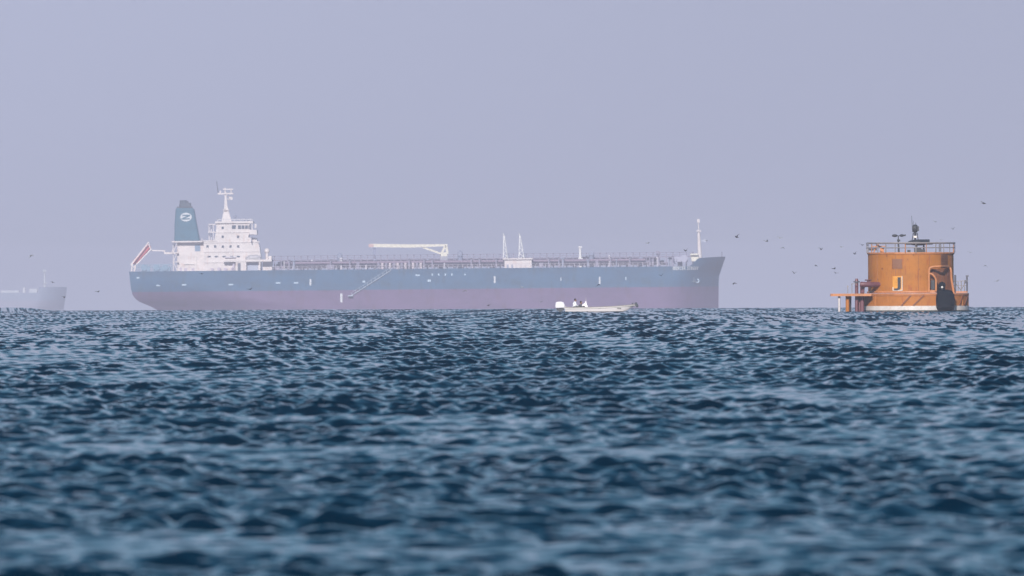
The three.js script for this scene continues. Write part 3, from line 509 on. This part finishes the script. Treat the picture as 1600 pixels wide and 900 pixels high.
  for (const [a, r] of [[1345, .22], [1357, .26], [1374, .2]]) obj('flange', new THREE.CylinderGeometry(r, r, .13, 20).rotateZ(Math.PI / 2).translate(X(a), Y(444.8), zl + .3), maroon, hp);
  obj('valve_wheel', [rod([X(1357), Y(445), zl + .3], [X(1357), Y(438.6), zl + .3], .1), new THREE.TorusGeometry(.28, .06, 8, 20).rotateX(Math.PI / 2).translate(X(1357), Y(438), zl + .3), bx(X(1355), X(1360.6), Y(441.8), Y(438.8), zl + .15, zl + .45)], maroon, t);
  obj('platform_rail', [rod([X(1331.4), yt, zl + 1], [X(1331.4), Y(443.4), zl + 1], .04), rod([X(1324.8), yt, zl + 1], [X(1324.8), Y(447.4), zl + 1], .035), bar([X(1331.4), Y(443.6), zl + 1], [X(1339), Y(444), zl + 1], .05, .05), bx(X(1323.6), X(1326), Y(449), Y(446.6), zl + .9, zl + 1.05)], greyRail, t);
  // right-hand rail on the deck
  const zr2 = 1.2; const rr = obj('side_rail', [bar([X(1491), Y(440.6), zr2], [X(1513), Y(439.4), zr2], .06, .07), bar([X(1491), Y(447), zr2], [X(1513), Y(447), zr2], .05, .05), bar([X(1492), Y(441), zr2], [X(1503), Y(455), zr2 - .4], .05, .05), bar([X(1502), Y(455), zr2], [X(1511), Y(440), zr2 - .3], .05, .05)], greyRail, t);
  for (const [a, y, r] of [[1493.6, 430.4, .1], [1512, 431.4, .085], [1503, 440, .05], [1498, 441, .04], [1508, 440, .04]]) obj('rail_post', rod([X(a), yt, zr2], [X(a), Y(y), zr2], r, r, 10), r > .06 ? steel : greyRail, rr);
  obj('rail_top', [bx(X(1508), X(1513.4), Y(441), Y(438.6), zr2 - .1, zr2 + .1), bx(X(1510), X(1514.6), Y(433), Y(431), zr2 - .1, zr2 + .1)], steel, rr);
  obj('kick_board', [bx(X(1491), X(1513), yt, Y(456), zr2, zr2 + .08)], edge, rr);
  return t;
}
makeBuoy();

// ---------------------------------------------------------------- the open motorboat and the two people in it
function smin(a, b, k) { const h = Math.max(k - Math.abs(a - b), 0) / k; return Math.min(a, b) - h * h * k * .25; }
function bone(p, a, b, ra, rb) {                 // distance to a tapered capsule
  const bax = b[0] - a[0], bay = b[1] - a[1], baz = b[2] - a[2], px = p[0] - a[0], py = p[1] - a[1], pz = p[2] - a[2];
  const q = Math.min(1, Math.max(0, (px * bax + py * bay + pz * baz) / (bax * bax + bay * bay + baz * baz + 1e-9)));
  return Math.hypot(px - bax * q, py - bay * q, pz - baz * q) - lerp(ra, rb, q);
}
function field(f, lo, hi, res, keep) {           // a closed surface where f is zero, inside the box lo..hi
  const mc = new MarchingCubes(res, new THREE.MeshBasicMaterial(), false, false, 120000);
  mc.isolation = 0;
  const mid = lo.map((l, k) => (l + hi[k]) / 2), half = lo.map((l, k) => (hi[k] - l) / 2), p = [0, 0, 0];
  for (let z = 0; z < res; z++) for (let y = 0; y < res; y++) for (let x = 0; x < res; x++) {
    p[0] = mid[0] + half[0] * (x - res / 2) / (res / 2); p[1] = mid[1] + half[1] * (y - res / 2) / (res / 2); p[2] = mid[2] + half[2] * (z - res / 2) / (res / 2);
    mc.field[x + y * res + z * res * res] = -f(p);
  }
  mc.update();
  const n = mc.count, pos = new Float32Array(mc.positionArray.slice(0, n * 3));
  for (let i = 0; i < n; i++) for (let k = 0; k < 3; k++) pos[3 * i + k] = mid[k] + half[k] * pos[3 * i + k];
  const g = new THREE.BufferGeometry();
  g.setAttribute('position', new THREE.BufferAttribute(pos, 3));
  const nor = new Float32Array(n * 3), e = .004, q = [0, 0, 0];
  for (let i = 0; i < n; i++) {
    const grad = [0, 1, 2].map((k) => { for (let m = 0; m < 3; m++) q[m] = pos[3 * i + m]; q[k] += e; const a = f(q); q[k] -= 2 * e; return a - f(q); });
    const L = Math.hypot(...grad) || 1; for (let k = 0; k < 3; k++) nor[3 * i + k] = grad[k] / L;
  }
  g.setAttribute('normal', new THREE.BufferAttribute(nor, 3));
  return g;
}
// a seated figure facing +x; the origin is under the hips on what it sits on
function makePerson(name, label, pos, pose, shirt, trousers, turn) {
  const t = thing(name, label, 'person', pos); t.rotation.y = turn; t.scale.setScalar(.88);
  const skin = paint(.26, .14, .09, .55), hair = paint(.014, .012, .012, .7);
  const hip = [0, .12, 0], neck = [pose.lean, .58, 0], head = [pose.lean + pose.headForward, .77, 0], chest = [pose.lean * .75, .44, 0];
  const J = {};
  for (const s of [-1, 1]) {
    J['hip' + s] = [.02, .1, .1 * s]; J['knee' + s] = [.44, .1 + pose.knee, .15 * s]; J['ankle' + s] = [.44 + pose.shin, .1 + pose.knee - .42 + (pose.shin > .2 ? .14 : 0), .14 * s];
    J['toe' + s] = [J['ankle' + s][0] + .19, J['ankle' + s][1] - .05, .16 * s];
    J['sh' + s] = [pose.lean, .53, .185 * s]; J['el' + s] = pose.elbow(s); J['wr' + s] = pose.wrist(s);
  }
  const clothTop = (p) => {
    let d = bone(p, hip, chest, .15, .17);
    d = smin(d, bone(p, chest, neck, .165, .075), .08);
    for (const s of [-1, 1]) { d = smin(d, bone(p, [chest[0], .5, .06 * s], J['sh' + s], .09, .075), .06); d = smin(d, bone(p, J['sh' + s], J['el' + s], .068, .055), .04); d = smin(d, bone(p, J['el' + s], lerp3(J['el' + s], J['wr' + s], .75), .054, .045), .03); }
    return Math.max(d, -(p[1] - .02));
  };
  const legs = (p) => { let d = bone(p, [0, .1, -.06], [0, .1, .06], .135, .135); for (const s of [-1, 1]) { d = smin(d, bone(p, J['hip' + s], J['knee' + s], .095, .07), .05); d = smin(d, bone(p, J['knee' + s], J['ankle' + s], .068, .045), .04); } return d; };
  const bodySkin = (p) => {
    let d = bone(p, hip, chest, .13, .15); d = smin(d, bone(p, chest, neck, .14, .055), .06);
    d = smin(d, bone(p, neck, [head[0], head[1] - .06, 0], .055, .055), .03);
    const skull = Math.hypot((p[0] - head[0]) / .1, (p[1] - head[1] - .02) / .118, (p[2] - head[2]) / .078) - 1;
    d = smin(d, skull * .085, .03);
    d = smin(d, bone(p, [head[0] + .05, head[1] - .065, 0], [head[0] + .075, head[1] - .07, 0], .045, .035), .03);
    d = smin(d, bone(p, [head[0] + .09, head[1] + .01, 0], [head[0] + .115, head[1] - .03, 0], .012, .017), .015);
    for (const s of [-1, 1]) { d = smin(d, bone(p, [head[0], head[1] + .015, .078 * s], [head[0] - .01, head[1] - .03, .082 * s], .014, .012), .01); d = Math.max(d, -(Math.hypot(p[0] - head[0] - .105, p[1] - head[1] - .012, p[2] - .032 * s) - .016)); }
    d = Math.max(d, -bone(p, [head[0] + .112, head[1] - .068, -.02], [head[0] + .112, head[1] - .068, .02], .005, .005));
    for (const s of [-1, 1]) { d = smin(d, bone(p, neck, J['sh' + s], .05, .055), .04); d = smin(d, bone(p, J['sh' + s], J['el' + s], .052, .042), .03); d = smin(d, bone(p, J['el' + s], J['wr' + s], .042, .028), .02); d = smin(d, bone(p, J['hip' + s], J['knee' + s], .08, .055), .04); d = smin(d, bone(p, J['knee' + s], J['ankle' + s], .055, .036), .03); d = smin(d, bone(p, [J['ankle' + s][0] - .04, J['ankle' + s][1] - .05, J['ankle' + s][2]], J['toe' + s], .04, .03), .03); }
    return d;
  };
  const parts = [field(bodySkin, [-.35, -.6, -.36], [.95, 1.0, .36], 64)];
  for (const s of [-1, 1]) {                      // hands: palm, four unequal curled fingers, thumb at the side
    const w = V(...J['wr' + s]), f = w.clone().sub(V(...J['el' + s])).normalize(), up = V(0, 1, 0), side = f.clone().cross(up).normalize(), nrm = side.clone().cross(f);
    const pt = (a, b, c) => w.clone().addScaledVector(f, a).addScaledVector(side, b).addScaledVector(nrm, c).toArray();
    const chains = [[-.028, .068], [-.009, .078], [.011, .072], [.03, .056]];
    const hand = (p) => { let d = bone(p, pt(-.02, 0, 0), pt(.05, -.012, 0), .027, .028); d = smin(d, bone(p, pt(.02, .012, 0), pt(.08, .018, -.004), .024, .018), .02); d = smin(d, bone(p, pt(.02, -.012, 0), pt(.08, -.018, -.004), .024, .018), .02); for (const [o, L] of chains) { d = smin(d, bone(p, pt(.08, o, -.002), pt(.08 + L * .45, o * 1.1, -.012), .0095, .009), .006); d = smin(d, bone(p, pt(.08 + L * .45, o * 1.1, -.012), pt(.08 + L * .8, o * 1.1, -.04), .009, .0075), .004); } d = smin(d, bone(p, pt(.025, -.03 * s, -.005), pt(.06, -.058 * s, -.02), .013, .011), .01); d = smin(d, bone(p, pt(.06, -.058 * s, -.02), pt(.085, -.06 * s, -.035), .0105, .008), .005); return d; };
    const c = pt(.07, 0, -.01); parts.push(field(hand, c.map((v) => v - .13), c.map((v) => v + .13), 44));
  }
  obj('body', parts, skin, t);
  obj('shirt', field(clothTop, [-.35, -.05, -.4], [.75, .75, .4], 48), shirt, t);
  obj('trousers', field(legs, [-.25, -.5, -.35], [.95, .5, .35], 44), trousers, t);
  obj('hair', field((p) => { const s = (Math.hypot((p[0] - head[0] + .012) / .108, (p[1] - head[1] - .032) / .12, p[2] / .088) - 1) * .09; return Math.max(s, (p[0] - head[0] - .055) - .6 * (p[1] - head[1] - .06), -(p[1] - head[1] + .05)); }, [head[0] - .16, head[1] - .14, -.14], [head[0] + .16, head[1] + .18, .14], 30), hair, t);
  return t;
}
function lerp3(a, b, q) { return a.map((v, k) => lerp(v, b[k], q)); }
function makeBoat() {
  const D = 1850, S = 16.33, SCALE = S * D / FOCAL, x0 = 883;
  const c = at(x0, 487.5, D); const p0 = V(c.x, drop(D) + .03, c.z);
  const t = thing('motorboat', 'small white open motorboat passing low in front of the tanker', 'boat', p0); t.scale.setScalar(SCALE);
  const X = (px) => (px - x0) / S, Y = (py) => (487.6 - py) / S, L = X(996.4);
  const white = paint(.74, .69, .70, .4), inner = paint(.42, .41, .38, .6, fineWear), rubWood = paint(.30, .27, .22, .6, fineWear), dark = paint(.02, .026, .034, .5);
  const sheer = (u) => .36 + .06 * u + .26 * Math.pow(u, 3.2), halfB = (u) => .86 * (1 - Math.pow(Math.max(0, (u - .42) / .58), 2.4)) * (1 - .12 * (1 - u)) + .02;
  const keel = (u) => -.24 + .5 * Math.pow(u, 6);
  const rakeX = (u, v) => L * u - (1 - v) * .75 * Math.pow(u, 4);
  const shell = (inset, z) => sheet(48, 10, (u, v) => { const b = Math.max(.006, halfB(u) - inset), y0 = keel(u) + inset * 1.5, y1 = sheer(u); const w = Math.pow(v, .3); return [rakeX(u, v) - inset * u, lerp(y0, y1, v), z * b * w]; }, z < 0);
  obj('hull', [shell(0, 1), shell(0, -1), sheet(8, 8, (u, v) => [0, lerp(keel(0), sheer(0), v), lerp(-1, 1, u) * halfB(0) * Math.pow(v, .3)])], white, t);
  obj('inner_hull', [shell(.06, 1), shell(.06, -1), sheet(30, 1, (u, v) => [lerp(.05, L * .9, u), .02, lerp(-1, 1, v) * Math.max(.02, halfB(u * .9) - .14)])], inner, t);
  const rim = (z) => sheet(48, 4, (u, v) => { const b = halfB(u), a = v * Math.PI, xx = L * u; return [xx, sheer(u) + .045 * Math.sin(a), z * Math.max(.01, b + .03 - .1 * v)]; }, z > 0);
  obj('gunwale', [rim(1), rim(-1)], rubWood, t);
  const strake = (z) => sheet(48, 2, (u, v) => { const w = Math.pow(.84, .3); return [rakeX(u, .84), sheer(u) - .07 - .05 * v, z * (halfB(u) * w + .03 + .015 * Math.sin(v * Math.PI))]; }, z < 0);
  obj('rubbing_strake', strake(1), inner, t); obj('rubbing_strake', strake(-1), inner, t);
  obj('thwart', [bx(X(892), X(896.5), .24, .29, -.72, .72)], inner, t); obj('thwart', [bx(X(935), X(939), .26, .31, -.78, .78)], inner, t); obj('thwart', [bx(X(955), X(959), .28, .33, -.66, .66)], inner, t);
  obj('foredeck', [sheet(14, 2, (u, v) => { const w = lerp(.82, .995, u); return [L * w, sheer(w) + .01, lerp(1, -1, v) * Math.max(.01, halfB(w) - .02)]; })], inner, t);
  obj('bow_cleat', [rod([X(988.6), sheer(.93), .05], [X(988.6), sheer(.93) + .17, .05], .035), bx(X(986.8), X(990.4), sheer(.93) + .13, sheer(.93) + .18, .02, .08)], dark, t);
  obj('bow_fender', [new THREE.CapsuleGeometry(.13, .26, 6, 14).rotateZ(.5).translate(X(994.6), sheer(1) - .06, .06)], paint(.05, .06, .07, .8), t);
  // registration dashes, too small to read
  for (const [a, b] of [[964.6, 966.2], [966.7, 968], [968.6, 970.4]]) { const u = (X(a) / L), z = halfB(u) * Math.pow(.62, .3); obj('registration_mark', bx(X(a), X(b), .25, .33, z - .04, z + .035), paint(.1, .09, .09), t); }
  obj('floor_box', [bx(X(898), X(905), .02, .44, -.3, .35)], paint(.12, .11, .11, .7), t);
  // outboard engines at the stern
  for (const z of [-.34, .34]) {
    const g = obj('outboard_engine', [prism([[-.9, .32], [-.94, .5], [-.9, .86], [-.72, .95], [-.3, .95], [-.12, .86], [-.02, .6], [-.02, .36]], z - .24, z + .24, .07)], paint(.58, .56, .60, .35), t);
    obj('engine_leg', [prism([[-.84, .34], [-.08, .34], [-.12, .1], [-.3, .06], [-.34, -.5], [-.62, -.5], [-.6, .06], [-.8, .1]], z - .12, z + .12, .03)], dark, g);
    obj('propeller', [new THREE.TorusGeometry(.16, .04, 6, 16).rotateY(Math.PI / 2).translate(-.66, -.42, z)], dark, g);
  }
  obj('transom_bracket', [bx(-.12, .1, .26, .5, -.6, .6), bx(0, X(892), .36, .43, .5, .62)], paint(.3, .28, .29), t);
  // steering console with a short aerial
  const con = obj('steering_console', [prism([[X(909.4), .04], [X(909.4), .62], [X(910.6), .7], [X(913.4), .78], [X(915), 1.0], [X(916.2), .98], [X(917.2), .66], [X(918.6), .5], [X(918.6), .04]], -.3, .3, .04)], white, t);
  obj('console_aerial', [rod([X(915.6), .95, .1], [X(915.4), 1.36, .1], .018, .012, 6)], paint(.5, .46, .4), con);
  obj('steering_wheel', [new THREE.TorusGeometry(.17, .02, 8, 24).rotateY(Math.PI / 2).rotateZ(-.4).translate(X(908.4), .68, 0)], dark, con);
  const place = (px, y, z) => V(p0.x + X(px) * SCALE, p0.y + y * SCALE, p0.z + z * SCALE);
  makePerson('person', 'person in a white shirt sitting upright near the engines in the boat', place(897.4, .3, .12), { lean: .06, headForward: .03, knee: .03, shin: .08, elbow: (s) => [.14, .3, .3 * s], wrist: (s) => [.36, .2, .17 * s] }, paint(.66, .66, .68, .8), paint(.05, .055, .07, .8), .1);
  makePerson('person', 'person in dark clothes sitting low behind the console in the boat', place(905.6, .06, .1), { lean: .1, headForward: .03, knee: .3, shin: .1, elbow: (s) => [.26, .38, .26 * s], wrist: (s) => [.46, .46, .12 * s] }, paint(.06, .065, .08, .8), paint(.05, .05, .055, .8), -.1);
}
makeBoat();

// ---------------------------------------------------------------- seabirds
function makeBird(kind) {
  const up = [.95, .35, -.45, .12][kind], tip = [.35, .05, -.7, .28][kind], sweep = [.05, .14, .08, .1][kind];
  const sh = [.02, .035, .04], wr = [.05, .035 + .17 * up, .19], tp = [-.06 - sweep, .035 + .17 * up + .2 * tip, .40];
  const f = (p) => {
    const q = [p[0], p[1], Math.abs(p[2])];
    let d = bone(q, [-.13, .0, 0], [.02, .01, 0], .028, .052);
    d = smin(d, bone(q, [.02, .01, 0], [.12, .02, 0], .05, .03), .03);
    d = smin(d, bone(q, [.13, .03, 0], [.155, .032, 0], .034, .028), .02);
    d = smin(d, bone(q, [.17, .03, 0], [.225, .018, 0], .013, .005), .01);
    d = smin(d, Math.max(bone(q, [-.13, 0, 0], [-.25, .005, .03], .022, .03), Math.abs(q[1] - .002) - .011), .02);
    // wings: chord along x, thin upwards
    const seg = (a, b, ca, cb) => { const t = Math.min(1, Math.max(0, ((q[1] - a[1]) * (b[1] - a[1]) + (q[2] - a[2]) * (b[2] - a[2])) / ((b[1] - a[1]) ** 2 + (b[2] - a[2]) ** 2))); const cx = lerp(a[0], b[0], t), cy = lerp(a[1], b[1], t), cz = lerp(a[2], b[2], t), c = lerp(ca, cb, t); const dd = Math.hypot(q[1] - cy, q[2] - cz) - .0125; return Math.max(dd, Math.abs(q[0] - cx) - c); };
    d = smin(d, Math.min(seg(sh, wr, .085, .07), seg(wr, tp, .07, .016)), .02);
    return d;
  };
  return field(f, [-.3, -.28, -.45], [.27, .36, .45], 50);
}
const birdGeo = [0, 1, 2, 3].map(makeBird), birdDark = paint(.035, .035, .042, .7), birdPale = paint(.26, .26, .28, .7);
const BIRDS = [
  // x, y in the photograph, width in pixels, distance, wing pose, heading, pale, label
  [1151.6, 371, 9, 2300, 0, 2.5, 0, 'dark seabird banking high to the right of the tanker bow'],
  [1197, 377, 10, 3000, 3, .5, 1, 'faint grey seabird gliding in the sky above and left of the buoy'],
  [1219, 372, 8, 3200, 1, 1.2, 1, 'faint small seabird beside the gliding grey one, nearer the buoy'],
  [1223.5, 387, 6, 2500, 2, 1.0, 0, 'small dark seabird just below the two faint ones between ship and buoy'],
  [1283, 390, 7, 2200, 0, .9, 0, 'black seabird with raised wings in open sky left of the buoy turret'],
  [1314, 386, 7, 3200, 1, 2.2, 1, 'pale seabird level with the buoy railing, left of it'],
  [1336, 397, 7, 2200, 0, 2.4, 0, 'dark seabird close to the left edge of the orange turret'],
  [1347, 383, 7, 2250, 1, 1.0, 0, 'dark seabird beside the left end of the buoy top railing'],
  [1275, 414.5, 6, 2500, 2, 2.7, 0, 'tiny dark seabird alone at turret height left of the buoy'],
  [1241, 427, 6.5, 2300, 0, 1.9, 0, 'dark seabird low over the sea midway between tanker bow and buoy'],
  [1303, 420, 8, 2600, 3, .6, 0, 'upper of two seabirds flying close together left of the buoy'],
  [1305.5, 426.6, 7, 2400, 1, 2.0, 0, 'lower of two seabirds flying close together left of the buoy'],
  [1147, 442.5, 8, 2600, 2, 2.6, 0, 'grey seabird low beside the stem of the tanker'],
  [1461, 346.6, 6, 2600, 1, 1.0, 1, 'pale seabird above the buoy, right of its mast top'],
  [1489, 358, 5.5, 2300, 0, 1.7, 0, 'dark seabird above the right end of the buoy railing'],
  [1537, 318, 11, 2300, 3, .35, 0, 'highest seabird, gliding with long wings at the upper right'],
  [1516, 394.6, 6, 2700, 1, 1.3, 1, 'small grey seabird right of the turret at railing height'],
  [1540, 415, 5.5, 2300, 2, 2.0, 0, 'dark seabird far right of the orange turret'],
  [1558.5, 439, 8, 3200, 3, .7, 1, 'faint seabird low near the right edge, beyond the buoy'],
  [1470.5, 375.4, 4.5, 2400, 0, 1.3, 1, 'small seabird just above the buoy railing right of the platform'],
  [1103, 376.6, 6, 3400, 1, .9, 1, 'faint seabird just right of the tanker foremast'],
  [1012.6, 380, 8, 3400, 3, .5, 1, 'faint seabird above the tanker foredeck'],
  [1071.6, 392.2, 7, 2400, 0, 2.3, 0, 'dark seabird just above the deck gear left of the foremast'],
  [1033.4, 431, 6, 2200, 0, 1.6, 0, 'dark seabird against the blue bow below the ship name'],
  [935, 445, 7, 2300, 2, .8, 0, 'dark seabird against the blue hull above the motorboat bow'],
  [816.5, 449, 6, 2700, 3, 1.0, 1, 'seabird at the edge of the red band below the midship house'],
  [727, 454, 7, 2700, 2, .9, 1, 'grey seabird over the red band below the crane'],
  [763.4, 477.4, 6, 2200, 1, 2.4, 0, 'dark seabird skimming the water left of the motorboat'],
  [844.5, 472, 6, 3000, 0, 1.2, 1, 'faint seabird low over the sea just left of the boat engines'],
  [391, 452, 9, 2300, 3, .8, 0, 'dark seabird against the blue hull below the white superstructure'],
  [315.5, 428, 6, 2400, 1, .9, 0, 'small dark seabird at the deck edge below the funnel'],
  [49, 399, 9, 2900, 2, .7, 1, 'grey seabird in the sky above the far pale ship'],
  [82.5, 441.5, 6, 2400, 1, 1.1, 0, 'small dark seabird just above the forecastle of the far ship'],
  [100.5, 465, 6, 2400, 0, .8, 0, 'dark seabird against the bow of the far ship'],
  [153, 456, 7, 2400, 1, .8, 0, 'dark seabird over the gap between the far ship and the tanker'],
];
for (const [px, py, w, d, kind, yaw, pale, label] of BIRDS) {
  const m = new THREE.Mesh(birdGeo[kind], pale ? birdPale : birdDark);
  m.name = numbered('seabird'); m.position.copy(at(px, py, d * .8)); m.castShadow = m.receiveShadow = true;
  m.rotation.set(.25 * Math.sin(yaw * 7), yaw, .3 * Math.cos(px), 'YXZ');
  m.scale.setScalar(w * d * .8 / FOCAL / .62);
  tag(m, label, 'bird', 'seabirds in flight around the ships and the buoy');
  scene.add(m);
}

renderer.render(scene, camera);
